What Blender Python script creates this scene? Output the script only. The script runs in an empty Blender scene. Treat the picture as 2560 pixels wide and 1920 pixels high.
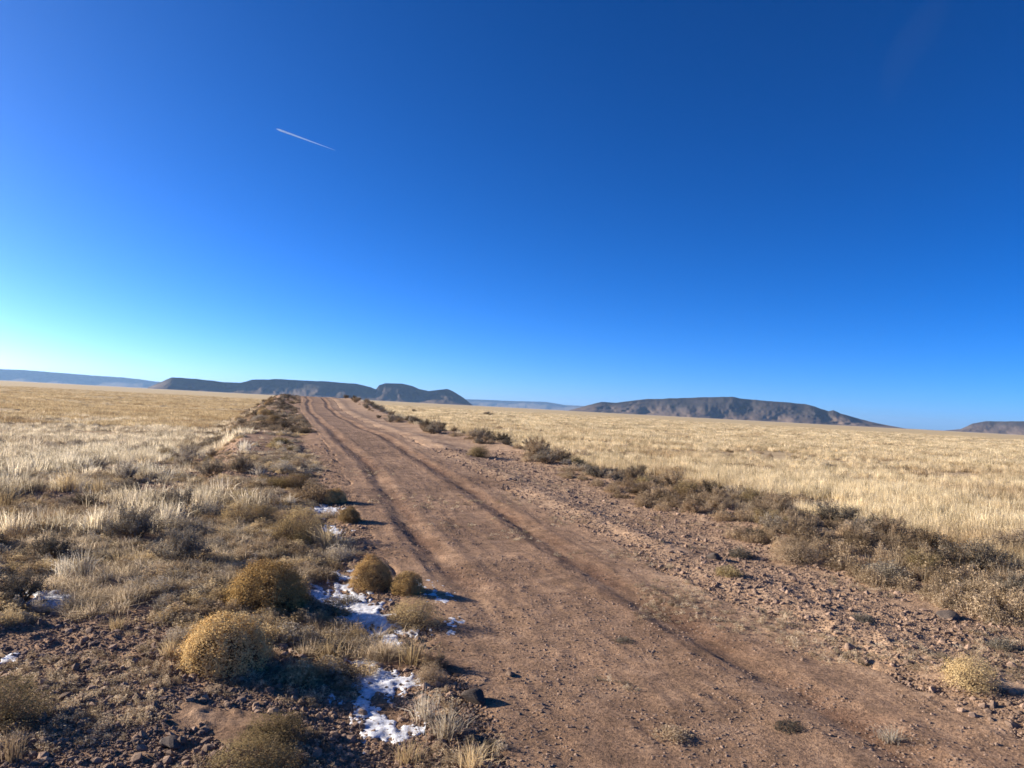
import bpy, math, random
import numpy as np
from mathutils import Matrix, Vector

# ------------------------------------------------------------------ camera, sky, sun, exposure
scene = bpy.context.scene
COL = scene.collection
random.seed(7)
RNG = np.random.default_rng(11)
F_PX, IMG_W, IMG_H = 1862.0, 2560, 1920      # focal length in pixels of the photograph
EYE = np.array([0.0, 0.0, 1.7])
PITCH, ROLL = math.radians(1.8), math.radians(3.05)
cP, sP, cR, sR = math.cos(PITCH), math.sin(PITCH), math.cos(ROLL), math.sin(ROLL)
cam_data = bpy.data.cameras.new('camera')
cam_data.sensor_width = 36.0
cam_data.lens = 36.0 * F_PX / IMG_W
cam_data.clip_start = 0.1
cam_data.clip_end = 200000.0
cam = bpy.data.objects.new('camera', cam_data)
COL.objects.link(cam)
R_ = Vector((cR, -sR * sP, sR * cP)); U_ = Vector((-sR, -cR * sP, cR * cP)); Fw = Vector((0, cP, sP))
cam.matrix_world = Matrix(((R_.x, U_.x, -Fw.x, EYE[0]), (R_.y, U_.y, -Fw.y, EYE[1]),
                           (R_.z, U_.z, -Fw.z, EYE[2]), (0, 0, 0, 1)))
scene.camera = cam

SUN_AZ, SUN_EL = math.radians(-74.0), math.radians(17.0)    # azimuth clockwise from +Y
world = bpy.data.worlds.new('World'); scene.world = world; world.use_nodes = True
wn = world.node_tree.nodes; wl = world.node_tree.links
wn.clear()
sky = wn.new('ShaderNodeTexSky'); sky.sky_type = 'NISHITA'; sky.sun_disc = False
sky.sun_elevation = SUN_EL; sky.sun_rotation = SUN_AZ
sky.altitude = 2400; sky.air_density = 0.55; sky.dust_density = 4.0; sky.ozone_density = 4.5
hs = wn.new('ShaderNodeHueSaturation'); hs.inputs['Saturation'].default_value = 1.23
bg = wn.new('ShaderNodeBackground'); bg.inputs['Strength'].default_value = 0.077
wo = wn.new('ShaderNodeOutputWorld')
gm = wn.new('ShaderNodeGamma'); gm.inputs['Gamma'].default_value = 1.2     # contrasty camera rendition of the clear high-desert sky
wl.new(sky.outputs[0], hs.inputs['Color']); wl.new(hs.outputs[0], gm.inputs['Color']); wl.new(gm.outputs[0], bg.inputs['Color']); wl.new(bg.outputs[0], wo.inputs[0])

sun_d = bpy.data.lights.new('sun', 'SUN'); sun_d.energy = 5.0; sun_d.angle = math.radians(0.5)
sun_d.color = (1.0, 0.9, 0.76)
sun = bpy.data.objects.new('sun', sun_d); COL.objects.link(sun)
sdir = Vector((math.sin(SUN_AZ) * math.cos(SUN_EL), math.cos(SUN_AZ) * math.cos(SUN_EL), math.sin(SUN_EL)))
sun.rotation_euler = (-sdir).to_track_quat('-Z', 'Y').to_euler()

vs = scene.view_settings
vs.view_transform = 'Standard'; vs.look = 'None'; vs.gamma = 1.0; vs.use_curve_mapping = False
vs.exposure = 1.15
scene.render.engine = 'CYCLES'
scene.cycles.use_denoising = True
scene.cycles.max_bounces = 5; scene.cycles.diffuse_bounces = 2; scene.cycles.transmission_bounces = 3
scene.cycles.transparent_max_bounces = 8; scene.cycles.volume_bounces = 0
scene.cycles.filter_width = 1.6

# ------------------------------------------------------------------ helpers
def ray(px, py):
    x, y = px - IMG_W / 2, IMG_H / 2 - py
    xr, yr = cR * x - sR * y, sR * x + cR * y
    d = np.array([xr, F_PX * cP - yr * sP, F_PX * sP + yr * cP])
    return d / np.linalg.norm(d)

def sstep(a, b, x):
    t = np.clip((x - a) / (b - a), 0, 1)
    return t * t * (3 - 2 * t)

def _hash(ix, iy, seed):
    n = (ix.astype(np.int64) * 374761393 + iy.astype(np.int64) * 668265263 + seed * 1442695041) & 0x7fffffff
    n = ((n ^ (n >> 13)) * 1274126177) & 0x7fffffff
    n = ((n ^ (n >> 16)) * 1103515245) & 0x7fffffff
    return (n & 0xffffff) / float(0xffffff)

def vnoise(x, y, seed=0):
    ix, iy = np.floor(x), np.floor(y)
    fx, fy = x - ix, y - iy
    fx = fx * fx * (3 - 2 * fx); fy = fy * fy * (3 - 2 * fy)
    a = _hash(ix, iy, seed); b = _hash(ix + 1, iy, seed); c = _hash(ix, iy + 1, seed); d = _hash(ix + 1, iy + 1, seed)
    return (a + (b - a) * fx) * (1 - fy) + (c + (d - c) * fx) * fy          # 0..1

def fbm(x, y, seed=0, oct=4, gain=0.5):
    v, amp, tot = 0, 1.0, 0
    for o in range(oct):
        v = v + amp * vnoise(x * 2.0 ** o + 17.3 * o, y * 2.0 ** o - 9.1 * o, seed + o); tot += amp; amp *= gain
    return v / tot

# ------------------------------------------------------------------ lie of the land
TH = math.radians(-16.6)                                   # heading of the track
DX, DY = math.sin(TH), math.cos(TH)
def to_sl(x, y): return x * DX + y * DY, x * DY - y * DX   # distance along, offset to the right
def to_xy(s, l): return s * DX + l * DY, s * DY - l * DX
_ps = np.array([-400, -60, 0, 8, 13, 19, 26, 34, 46, 60, 74, 86, 98, 125, 170, 260, 9e9])
_pz = np.array([-.5, -.1, 0, 0, .05, .30, .50, .44, .52, .92, 1.42, 1.72, 1.66, .9, -.3, -.75, -.75])
_fs = np.linspace(-100, 300, 1601); _fz = np.interp(_fs, _ps, _pz)
_k = np.hanning(33); _k /= _k.sum(); _fz = np.convolve(np.pad(_fz, 16, mode='edge'), _k, 'valid')
def road_z(s): return np.where(s < 290, np.interp(s, _fs, _fz), -.75)
def wob(s): return 0.10 * np.sin(s / 5.3) + 0.16 * np.sin(s / 13.0 + 1.0)
RUTS = (1.68, 3.22)

def height(x, y, micro=True):
    x = np.asarray(x, float); y = np.asarray(y, float)
    s, l = to_sl(x, y); r = np.hypot(x, y); w = wob(s) * sstep(6, 20, s)
    fall = np.where(l < 2.4, -1.0, -.75) * sstep(8, 62, r)
    plain = fall + (fbm(x / 34, y / 34, 3, 3) - .5) * .5 * sstep(12, 50, r) * (1 - sstep(300, 900, r)) \
        + (fbm(x / 4.2, y / 4.2, 5, 3) - .5) * .16
    side = l - 2.4 - w
    bank = road_z(s) - np.maximum(0, np.where(side < 0, -side - 3.6, side - 4.4)) * np.where(side < 0, .62, .34)
    k = .12
    h = np.maximum(plain, bank); dd = np.clip(k - np.abs(plain - bank), 0, None); h = h + dd * dd / (4 * k)
    flat = np.exp(-((side / 2.6) ** 4))
    h = h * (1 - flat) + road_z(s) * flat
    near = 1 - sstep(120, 160, s)
    ll = l - w
    h = h - .05 * np.exp(-((ll - .48) / .34) ** 2) * near                         # ditch on the left edge
    h = h + .05 * np.exp(-((ll - 4.55) / .35) ** 2) * near * (.4 + 1.2 * fbm(s / 1.3, ll / .6, 21, 2)) # graded lip on the right
    h = h + .12 * np.exp(-((ll - 7.4) / 1.1) ** 2) * near
    for i, c in enumerate(RUTS):
        e = ll - c - .05 * np.sin(s / 2.2 + i * 2)
        fade = near * (.55 + .45 * vnoise(s / 1.7 + 40 * i, s * 0 + 3.3, 9))
        fade = fade * (1 - .2 * (1 - sstep(3, 9, s))) * (sstep(4.5, 8.5, s) if i == 0 else 1)
        h = h + fade * (-.042 * np.exp(-((e + .05 * (fbm(s / .35, ll * 0 + i, 65, 2) - .5)) / .14) ** 2) + .014 * np.exp(-((np.abs(e) - .28) / .10) ** 2))
    if micro:
        fine = 1 - sstep(24, 48, r)
        on_road = np.exp(-((side / 1.75) ** 6))
        a = fbm(x / .28, y / .28, 31, 3) - .5
        b = np.abs(fbm(x / .115 + 50, y / .115, 33, 2) - .5) * 2
        cl = np.clip(fbm(x / .09, y / .09 + 30, 35, 2) - .55, 0, 1)
        rough = .55 + .8 * fbm(x / 1.6, y / 1.6, 37, 2)
        amp = (1 - .55 * on_road) * rough * fine
        h = h + amp * (.028 * a - .008 * b + .06 * cl)
        # faint tyre-parallel scoring on the track itself
        h = h + on_road * fine * .010 * (vnoise(ll / .07, s / .45, 41) - .5)
    return h

def hit(px, py, micro=False):
    d = ray(px, py)
    t = np.geomspace(1.5, 6000, 6000)
    P = EYE[None] + t[:, None] * d[None]
    below = P[:, 2] < height(P[:, 0], P[:, 1], micro)
    i = int(np.argmax(below)) if below.any() else len(t) - 1
    p = P[i]
    return np.array([p[0], p[1], float(height(p[0], p[1], True))]), t[i]

# ------------------------------------------------------------------ materials
def mat_new(name):
    m = bpy.data.materials.new(name); m.use_nodes = True
    m.node_tree.nodes.clear()
    return m, m.node_tree.nodes, m.node_tree.links

def noise(n, l, scale, detail=5, rough=.6, coord='Object', vec=None):
    t = n.new('ShaderNodeTexNoise'); t.inputs['Scale'].default_value = scale
    t.inputs['Detail'].default_value = detail; t.inputs['Roughness'].default_value = rough
    if vec is None:
        tc = n.new('ShaderNodeTexCoord'); vec = tc.outputs[coord]
    l.new(vec, t.inputs['Vector'])
    return t.outputs['Fac']

def ramp(n, l, fac, stops):
    r = n.new('ShaderNodeValToRGB'); e = r.color_ramp.elements
    while len(e) < len(stops): e.new(.5)
    for el, (p, c) in zip(e, stops): el.position = p; el.color = (*c, 1)
    l.new(fac, r.inputs[0]); return r.outputs[0]

def mixc(n, l, fac, a, b, mode='MIX'):
    m = n.new('ShaderNodeMix'); m.data_type = 'RGBA'; m.blend_type = mode
    for sock, v in ((m.inputs[0], fac), (m.inputs[6], a), (m.inputs[7], b)):
        if isinstance(v, bpy.types.NodeSocket): l.new(v, sock)
        elif isinstance(v, (int, float)): sock.default_value = v
        else: sock.default_value = (*v, 1)
    return m.outputs[2]

def soil_material(name, road=False):
    m, n, l = mat_new(name)
    out = n.new('ShaderNodeOutputMaterial'); b = n.new('ShaderNodeBsdfPrincipled')
    b.inputs['Roughness'].default_value = .95; b.inputs['Specular IOR Level'].default_value = .15
    big = noise(n, l, .55, 4); mid = noise(n, l, 4.5, 6, .65); fine = noise(n, l, 38, 5, .7); grit = noise(n, l, 120, 3, .7)
    red = ramp(n, l, mid, [(.30, (.185, .120, .075)), (.52, (.292, .184, .114)), (.72, (.385, .256, .165))])
    tan = ramp(n, l, mid, [(.30, (.300, .195, .122)), (.52, (.440, .298, .190)), (.72, (.550, .395, .262))])
    att = n.new('ShaderNodeVertexColor'); att.layer_name = 'zone'
    sep = n.new('ShaderNodeSeparateColor'); l.new(att.outputs[0], sep.inputs[0])
    c = mixc(n, l, sep.outputs[1], red, tan)
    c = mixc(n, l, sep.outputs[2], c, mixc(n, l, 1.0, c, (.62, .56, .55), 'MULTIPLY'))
    # tonal patches of damp and dry earth
    patch = ramp(n, l, big, [(.36, (.74, .71, .69)), (.5, (.98, .97, .96)), (.64, (1.2, 1.18, 1.15))])
    c = mixc(n, l, 1.0, c, patch, 'MULTIPLY')
    g2 = ramp(n, l, fine, [(.36, (.48, .45, .43)), (.48, (1, 1, 1)), (.64, (1.4, 1.35, 1.28))])
    c = mixc(n, l, .9, c, g2, 'MULTIPLY')
    g3 = ramp(n, l, grit, [(.36, (.7, .68, .66)), (.5, (1, 1, 1)), (.66, (1.22, 1.2, 1.16))])
    c = mixc(n, l, .7, c, g3, 'MULTIPLY')
    # grass litter, and grass cover too far away to tell blades apart
    gold = ramp(n, l, noise(n, l, .9, 6, .7), [(.3, (.36, .26, .13)), (.5, (.52, .39, .20)), (.7, (.66, .51, .29))])
    goldfar = ramp(n, l, noise(n, l, .035, 8, .7), [(.32, (.40, .29, .155)), (.5, (.53, .40, .215)), (.68, (.63, .49, .29))])
    gold = mixc(n, l, .5, gold, goldfar)
    c = mixc(n, l, sep.outputs[0], c, gold)
    l.new(c, b.inputs['Base Color'])
    bp = n.new('ShaderNodeBump'); bp.inputs['Strength'].default_value = .85; bp.inputs['Distance'].default_value = .018
    add = n.new('ShaderNodeMath'); add.operation = 'ADD'; l.new(fine, add.inputs[0])
    mg = n.new('ShaderNodeMath'); mg.operation = 'MULTIPLY'; mg.inputs[1].default_value = .4; l.new(grit, mg.inputs[0]); l.new(mg.outputs[0], add.inputs[1])
    l.new(add.outputs[0], bp.inputs['Height']); l.new(bp.outputs[0], b.inputs['Normal'])
    l.new(b.outputs[0], out.inputs[0])
    return m

def plant_material(name, dark, light, trans=.35, var=.22):
    """dry leaf / blade: diffuse + translucent, tone varying from plant to plant and blade to blade"""
    m, n, l = mat_new(name)
    out = n.new('ShaderNodeOutputMaterial')
    oi = n.new('ShaderNodeObjectInfo')
    geo = n.new('ShaderNodeNewGeometry')
    mx = n.new('ShaderNodeMath'); mx.operation = 'ADD'; l.new(geo.outputs['Random Per Island'], mx.inputs[0])
    l.new(oi.outputs['Random'], mx.inputs[1])
    hf = n.new('ShaderNodeMath'); hf.operation = 'MULTIPLY'; hf.inputs[1].default_value = .5; l.new(mx.outputs[0], hf.inputs[0])
    c = ramp(n, l, hf.outputs[0], [(.1, dark), (.9, light)])
    pn = noise(n, l, .16, 4, .65, vec=geo.outputs['Position'])                    # stands of greener, redder or more bleached growth
    c = mixc(n, l, 1.0, c, ramp(n, l, pn, [(.34, (.74, .68, .64)), (.5, (1, 1, 1)), (.66, (1.16, 1.2, 1.26))]), 'MULTIPLY')
    hsv = n.new('ShaderNodeHueSaturation')
    mr = n.new('ShaderNodeMapRange'); mr.inputs[3].default_value = 1 - var; mr.inputs[4].default_value = 1 + var
    l.new(oi.outputs['Random'], mr.inputs[0]); l.new(mr.outputs[0], hsv.inputs['Value']); l.new(c, hsv.inputs['Color'])
    d = n.new('ShaderNodeBsdfDiffuse'); t = n.new('ShaderNodeBsdfTranslucent'); mix = n.new('ShaderNodeMixShader')
    mix.inputs[0].default_value = trans
    l.new(hsv.outputs[0], d.inputs[0]); l.new(hsv.outputs[0], t.inputs[0])
    l.new(d.outputs[0], mix.inputs[1]); l.new(t.outputs[0], mix.inputs[2]); l.new(mix.outputs[0], out.inputs[0])
    return m

M = {}
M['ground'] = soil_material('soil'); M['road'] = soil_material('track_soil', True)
M['gold'] = plant_material('golden_seedheads', (.44, .275, .095), (.83, .59, .275), .12, .07)
M['goldpale'] = plant_material('pale_gold_seedheads', (.33, .23, .105), (.60, .45, .23), .25)
M['stem'] = plant_material('dry_stems', (.18, .13, .085), (.34, .26, .17), .1)
M['sage'] = plant_material('sage_leaves', (.24, .20, .145), (.50, .425, .32), .3)
M['dark'] = plant_material('dark_leaves', (.095, .082, .060), (.22, .19, .145), .2)
M['brown'] = plant_material('brown_leaves', (.24, .17, .10), (.50, .38, .245), .3)
M['olive'] = plant_material('olive_leaves', (.25, .19, .09), (.50, .39, .205), .3)
M['straw'] = plant_material('straw_blades', (.40, .29, .15), (.66, .52, .31), .4)
M['pale'] = plant_material('bleached_blades', (.46, .38, .27), (.70, .62, .48), .4)
M['field'] = plant_material('golden_grass_blades', (.44, .335, .18), (.88, .73, .47), .42, .32)
M['scrub'] = plant_material('mixed_scrub_blades', (.29, .215, .135), (.68, .555, .38), .42, .35)

def stone_material(name, c0, c1):
    m, n, l = mat_new(name)
    out = n.new('ShaderNodeOutputMaterial'); b = n.new('ShaderNodeBsdfPrincipled'); b.inputs['Roughness'].default_value = .9
    b.inputs['Specular IOR Level'].default_value = .2
    f = noise(n, l, 26, 5, .7)
    oi = n.new('ShaderNodeObjectInfo'); mr = n.new('ShaderNodeMapRange'); mr.inputs[3].default_value = .65; mr.inputs[4].default_value = 1.3
    l.new(oi.outputs['Random'], mr.inputs[0])
    hsv = n.new('ShaderNodeHueSaturation'); l.new(mr.outputs[0], hsv.inputs['Value'])
    l.new(ramp(n, l, f, [(.3, c0), (.7, c1)]), hsv.inputs['Color']); l.new(hsv.outputs[0], b.inputs['Base Color'])
    bp = n.new('ShaderNodeBump'); bp.inputs['Strength'].default_value = .6; bp.inputs['Distance'].default_value = .01
    l.new(f, bp.inputs['Height']); l.new(bp.outputs[0], b.inputs['Normal']); l.new(b.outputs[0], out.inputs[0])
    return m
M['clod'] = stone_material('earth_clod', (.17, .11, .078), (.42, .29, .20))
M['rock'] = stone_material('dark_rock', (.065, .050, .040), (.15, .115, .092))

def snow_material():
    m, n, l = mat_new('old_snow')
    out = n.new('ShaderNodeOutputMaterial'); b = n.new('ShaderNodeBsdfPrincipled'); b.inputs['Roughness'].default_value = .55
    b.inputs['Subsurface Weight'].default_value = .15; b.inputs['Subsurface Radius'].default_value = (.02, .02, .03)
    f = noise(n, l, 30, 5, .7)
    l.new(ramp(n, l, f, [(.34, (.34, .30, .27)), (.46, (.58, .57, .57)), (.62, (.74, .76, .79))]), b.inputs['Base Color'])
    bp = n.new('ShaderNodeBump'); bp.inputs['Strength'].default_value = .5; bp.inputs['Distance'].default_value = .012
    l.new(f, bp.inputs['Height']); l.new(bp.outputs[0], b.inputs['Normal']); l.new(b.outputs[0], out.inputs[0])
    return m
M['snow'] = snow_material()

def mesa_material(name, lo, hi, tanc):
    m, n, l = mat_new(name)
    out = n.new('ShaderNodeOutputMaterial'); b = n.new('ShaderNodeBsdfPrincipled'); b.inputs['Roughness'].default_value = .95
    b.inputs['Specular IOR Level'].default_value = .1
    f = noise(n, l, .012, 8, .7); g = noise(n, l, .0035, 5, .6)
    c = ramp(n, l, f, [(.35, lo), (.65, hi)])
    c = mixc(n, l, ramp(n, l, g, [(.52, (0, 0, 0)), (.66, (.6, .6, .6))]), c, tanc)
    geo = n.new('ShaderNodeNewGeometry'); sx = n.new('ShaderNodeSeparateXYZ'); l.new(geo.outputs['Position'], sx.inputs[0])
    mr = n.new('ShaderNodeMapRange'); mr.inputs[1].default_value = 0; mr.inputs[2].default_value = 85; mr.inputs[3].default_value = .75; mr.inputs[4].default_value = 0
    l.new(sx.outputs[2], mr.inputs[0]); c = mixc(n, l, mr.outputs[0], c, (.19, .135, .098))     # sandy talus at the foot
    l.new(c, b.inputs['Base Color']); l.new(b.outputs[0], out.inputs[0])
    return m
M['far'] = mesa_material('hazed_far_range_scrub', (.15, .13, .115), (.22, .19, .16), (.26, .22, .18))  # paleness of distant haze is put into the base colours here
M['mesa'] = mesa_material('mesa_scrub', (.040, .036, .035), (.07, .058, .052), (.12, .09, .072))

# ------------------------------------------------------------------ mesh builders
def mesh_np(name, V, quads=None, tris=None, smooth=False):
    me = bpy.data.meshes.new(name)
    V = np.asarray(V, np.float32)
    nq = 0 if quads is None else len(quads); nt = 0 if tris is None else len(tris)
    me.vertices.add(len(V)); me.vertices.foreach_set('co', V.ravel())
    loops = np.concatenate([a for a in ((np.asarray(quads, np.int32).ravel() if nq else None), (np.asarray(tris, np.int32).ravel() if nt else None)) if a is not None])
    me.loops.add(len(loops)); me.loops.foreach_set('vertex_index', loops)
    starts = np.concatenate([np.arange(nq) * 4, nq * 4 + np.arange(nt) * 3]).astype(np.int32)
    me.polygons.add(nq + nt); me.polygons.foreach_set('loop_start', starts)
    me.update(calc_edges=True)
    if smooth: me.polygons.foreach_set('use_smooth', np.ones(nq + nt, bool))
    me.validate()
    return me

def grid_quads(nr, nc, keep=None):
    i = np.arange(nr - 1)[:, None] * nc + np.arange(nc - 1)[None]
    q = np.stack([i, i + 1, i + nc + 1, i + nc], -1).reshape(-1, 4)
    return q if keep is None else q[keep.ravel()]

def obj(name, me, mat=None, parent=None, loc=None, label=None, cat=None, group=None, kind=None):
    o = bpy.data.objects.new(name, me); COL.objects.link(o)
    if mat is not None:
        if not me.materials: me.materials.append(None)
        o.material_slots[0].link = 'OBJECT'; o.material_slots[0].material = mat
    if parent is not None: o.parent = parent
    if loc is not None: o.location = loc
    for k, v in (('label', label), ('category', cat), ('group', group), ('kind', kind)):
        if v: o[k] = v
    return o

def zones(me, x, y):
    s, l = to_sl(x, y); r = np.hypot(x, y); ll = l - wob(s) * sstep(6, 20, s)
    patch = fbm(x / 1.5, y / 1.5, 61, 3) - .5
    gr_r = sstep(7.2, 9.5, ll + patch * 2) * (.5 + .5 * sstep(20, 120, r))
    gr_l = sstep(3.5, 9, -ll + patch * 3) * (.35 + .65 * sstep(25, 130, r)) * (1 - .0 * r)
    far = sstep(150, 230, s)
    grass = np.clip(np.maximum(np.maximum(gr_r, gr_l), far), 0, 1)
    tan = sstep(3.3, 4.8, ll + patch * 1.3) * .9 + .18 * np.clip(patch * 3, 0, 1)
    tan = np.clip(tan + .25 * sstep(.4, 0, np.abs(ll - 4.5)), 0, 1)
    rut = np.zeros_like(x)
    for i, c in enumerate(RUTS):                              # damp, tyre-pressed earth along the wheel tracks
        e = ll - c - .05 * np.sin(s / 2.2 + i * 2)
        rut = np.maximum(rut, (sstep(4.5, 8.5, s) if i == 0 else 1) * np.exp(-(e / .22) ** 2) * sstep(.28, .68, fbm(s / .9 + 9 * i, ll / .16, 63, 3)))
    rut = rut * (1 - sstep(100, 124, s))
    ca = me.color_attributes.new('zone', 'FLOAT_COLOR', 'POINT')
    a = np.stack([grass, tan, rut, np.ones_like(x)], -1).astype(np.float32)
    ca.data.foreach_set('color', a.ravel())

# ------------------------------------------------------------------ ground: one sheet to the horizon
radii = [0.0]
r_ = .6
while r_ < 2.4: radii.append(r_); r_ *= 1.06
while r_ < 30: radii.append(r_); r_ *= 1.0066
while r_ < 300: radii.append(r_); r_ *= 1.014
while r_ < 30000: radii.append(r_); r_ *= 1.07
radii.append(30000)
radii = np.array(radii[1:])
az = np.radians(np.concatenate([np.arange(-180, -50, 3.0), np.arange(-50, 50, .155), np.arange(50, 180, 3.0)]))
A, Rr = np.meshgrid(np.append(az, az[0] + 2 * math.pi), radii)
X, Y = Rr * np.sin(A), Rr * np.cos(A)
Z = height(X, Y)
S_, L_ = to_sl(X, Y); LW = L_ - wob(S_) * sstep(6, 20, S_)
inside = sstep(1.05, 1.3, LW) * sstep(4.1, 3.85, LW) * sstep(-14, -12, S_) * (1 - sstep(118, 124, S_))
Z = Z - .12 * inside
V = np.stack([X.ravel(), Y.ravel(), Z.ravel()], -1)
nr, nc = A.shape
c_i = len(V); V = np.vstack([V, [[0, 0, float(height(0., 0.))]]])
fan = np.stack([np.full(nc - 1, c_i), np.arange(nc - 1) + 1, np.arange(nc - 1)], -1)
q = grid_quads(nr, nc)[:, ::-1]
me = mesh_np('ground', V, q, fan, True)
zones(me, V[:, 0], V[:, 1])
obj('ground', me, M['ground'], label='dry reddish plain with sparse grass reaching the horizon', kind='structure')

# the track: its own sheet, edges diving under the soil beside it
ss = [-12.0]
while ss[-1] < 124: ss.append(ss[-1] + (.035 if 1.5 < ss[-1] < 9 else max(.035, .0045 * abs(ss[-1]))))
ss = np.array(ss); lls = np.linspace(.75, 4.35, 130)
Sg, Lg = np.meshgrid(ss, lls, indexing='ij')
Lw = Lg + wob(Sg) * sstep(6, 20, Sg)
Xr, Yr = to_xy(Sg, Lw)
edge_n = (fbm(Sg / .5, Lg / .5, 71, 3) - .5) * .35
ed = np.minimum(Lg - .95 + edge_n, 4.2 - Lg + edge_n)
Zr = height(Xr, Yr) + .006 - .10 * (1 - sstep(-.06, .16, ed))
me = mesh_np('dirt_road', np.stack([Xr.ravel(), Yr.ravel(), Zr.ravel()], -1), grid_quads(*Sg.shape)[:, ::-1], None, True)
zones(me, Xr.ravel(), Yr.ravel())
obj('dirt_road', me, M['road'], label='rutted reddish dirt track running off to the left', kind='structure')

# ------------------------------------------------------------------ mesas and far ranges
K = IMG_W / 2212.0                                        # outlines were read off a 2212 px wide view
def hill(name, prof, D, label, deep, seed, cap=.72, run=2.6, rough=1.0, nz=60):
    """solid hill: skyline from the outline at distance D, talus slope with gullies in front, flat top, back slope"""
    pts = []
    for px, py in prof:
        d = ray(px * K, py * K); hd = math.hypot(d[0], d[1])
        pts.append((math.atan2(d[0], d[1]), EYE[2] + D * d[2] / hd))
    pts = np.array(pts)
    n = int((pts[-1, 0] - pts[0, 0]) / .0006) + 2
    a = np.linspace(pts[0, 0], pts[-1, 0], n)
    top = np.interp(a, pts[:, 0], pts[:, 1])
    top = np.maximum(top, 0) + (fbm(a * D / 60, a * 0, seed, 3) - .5) * .035 * top.max() * sstep(0, .3 * top.max(), top)
    top[0] = top[-1] = -4
    hmax = top.max()
    front = np.linspace(0, 1, nz)                          # 0 toe .. 1 rim
    rows = []
    for t in front:
        gul = fbm(a * D / (hmax * .9), np.full_like(a, t * 1.2), seed + 5, 4) - .5
        gul2 = fbm(a * D / (hmax * 2.6), np.full_like(a, t * .5), seed + 15, 3) - .5
        toe = hmax * run * (.75 + .9 * gul2 + .35 * gul * rough)
        rr = D - toe * (1 - t) ** 1.15 - (gul * .55 + gul2 * .9) * hmax * rough * math.sin(math.pi * t)
        zt = np.where(t < cap, t / cap * .70, .70 + (t - cap) / (1 - cap) * .30)
        if t > .93: zt = 1.0
        z = top * zt ** 1.25 + gul * .10 * hmax * math.sin(math.pi * t) * rough * sstep(0, .3 * hmax, top)
        z = np.minimum(z, top)
        if t == 0: z = np.full_like(a, -4.0)
        rows.append((rr, z))
    for k, (dr, f) in enumerate(((.15, .995), (.5, .985), (1.0, .94), (1.3, .55), (1.7, .0))):
        rows.append((np.full_like(a, D) + deep * dr, top * f - (4 if f == 0 else 0)))
    RR = np.array([r for r, z in rows]); ZZ = np.array([z for r, z in rows]); AA = np.repeat(a[None], len(rows), 0)
    V = np.stack([RR * np.sin(AA), RR * np.cos(AA), ZZ], -1).reshape(-1, 3)
    me = mesh_np(name, V, grid_quads(len(rows), n)[:, ::-1], None, False)
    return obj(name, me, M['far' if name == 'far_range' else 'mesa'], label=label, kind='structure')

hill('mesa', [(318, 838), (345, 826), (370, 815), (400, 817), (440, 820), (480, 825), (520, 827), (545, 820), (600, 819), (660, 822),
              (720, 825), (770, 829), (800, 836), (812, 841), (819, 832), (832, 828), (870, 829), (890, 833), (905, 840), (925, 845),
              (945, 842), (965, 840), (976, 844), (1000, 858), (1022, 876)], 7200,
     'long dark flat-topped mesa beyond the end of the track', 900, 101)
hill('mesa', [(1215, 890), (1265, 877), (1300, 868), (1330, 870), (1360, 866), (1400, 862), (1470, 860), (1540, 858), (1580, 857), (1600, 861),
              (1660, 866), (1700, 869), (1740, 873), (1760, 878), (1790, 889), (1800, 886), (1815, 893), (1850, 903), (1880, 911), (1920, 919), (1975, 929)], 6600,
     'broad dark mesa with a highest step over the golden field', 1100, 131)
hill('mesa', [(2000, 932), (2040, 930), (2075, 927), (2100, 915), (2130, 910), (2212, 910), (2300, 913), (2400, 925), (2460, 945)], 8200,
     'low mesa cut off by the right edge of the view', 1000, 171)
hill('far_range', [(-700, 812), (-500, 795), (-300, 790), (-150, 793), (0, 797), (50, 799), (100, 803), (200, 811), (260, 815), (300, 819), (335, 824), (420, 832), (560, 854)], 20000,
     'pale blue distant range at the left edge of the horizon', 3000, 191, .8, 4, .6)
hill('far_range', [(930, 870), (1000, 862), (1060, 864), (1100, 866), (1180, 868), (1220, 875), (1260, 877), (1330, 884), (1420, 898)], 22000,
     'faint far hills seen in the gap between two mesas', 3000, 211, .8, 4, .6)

# ------------------------------------------------------------------ air: haze round the whole place
def box_mesh(name, x0, x1, y0, y1, z0, z1):
    V = [(x, y, z) for z in (z0, z1) for y in (y0, y1) for x in (x0, x1)]
    return mesh_np(name, V, [(0, 2, 3, 1), (4, 5, 7, 6), (0, 1, 5, 4), (2, 6, 7, 3), (0, 4, 6, 2), (1, 3, 7, 5)])
m, n, l = mat_new('thin_blue_haze')
out = n.new('ShaderNodeOutputMaterial'); pv = n.new('ShaderNodeVolumePrincipled')
pv.inputs['Color'].default_value = (.38, .64, 1.0, 1); pv.inputs['Density'].default_value = 2.6e-5; pv.inputs['Anisotropy'].default_value = .2
l.new(pv.outputs[0], out.inputs['Volume'])
obj('haze', box_mesh('haze', -31000, 31000, -31000, 31000, -9, 400), m, label='thin bluish haze lying over the whole plain', kind='stuff')

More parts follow.
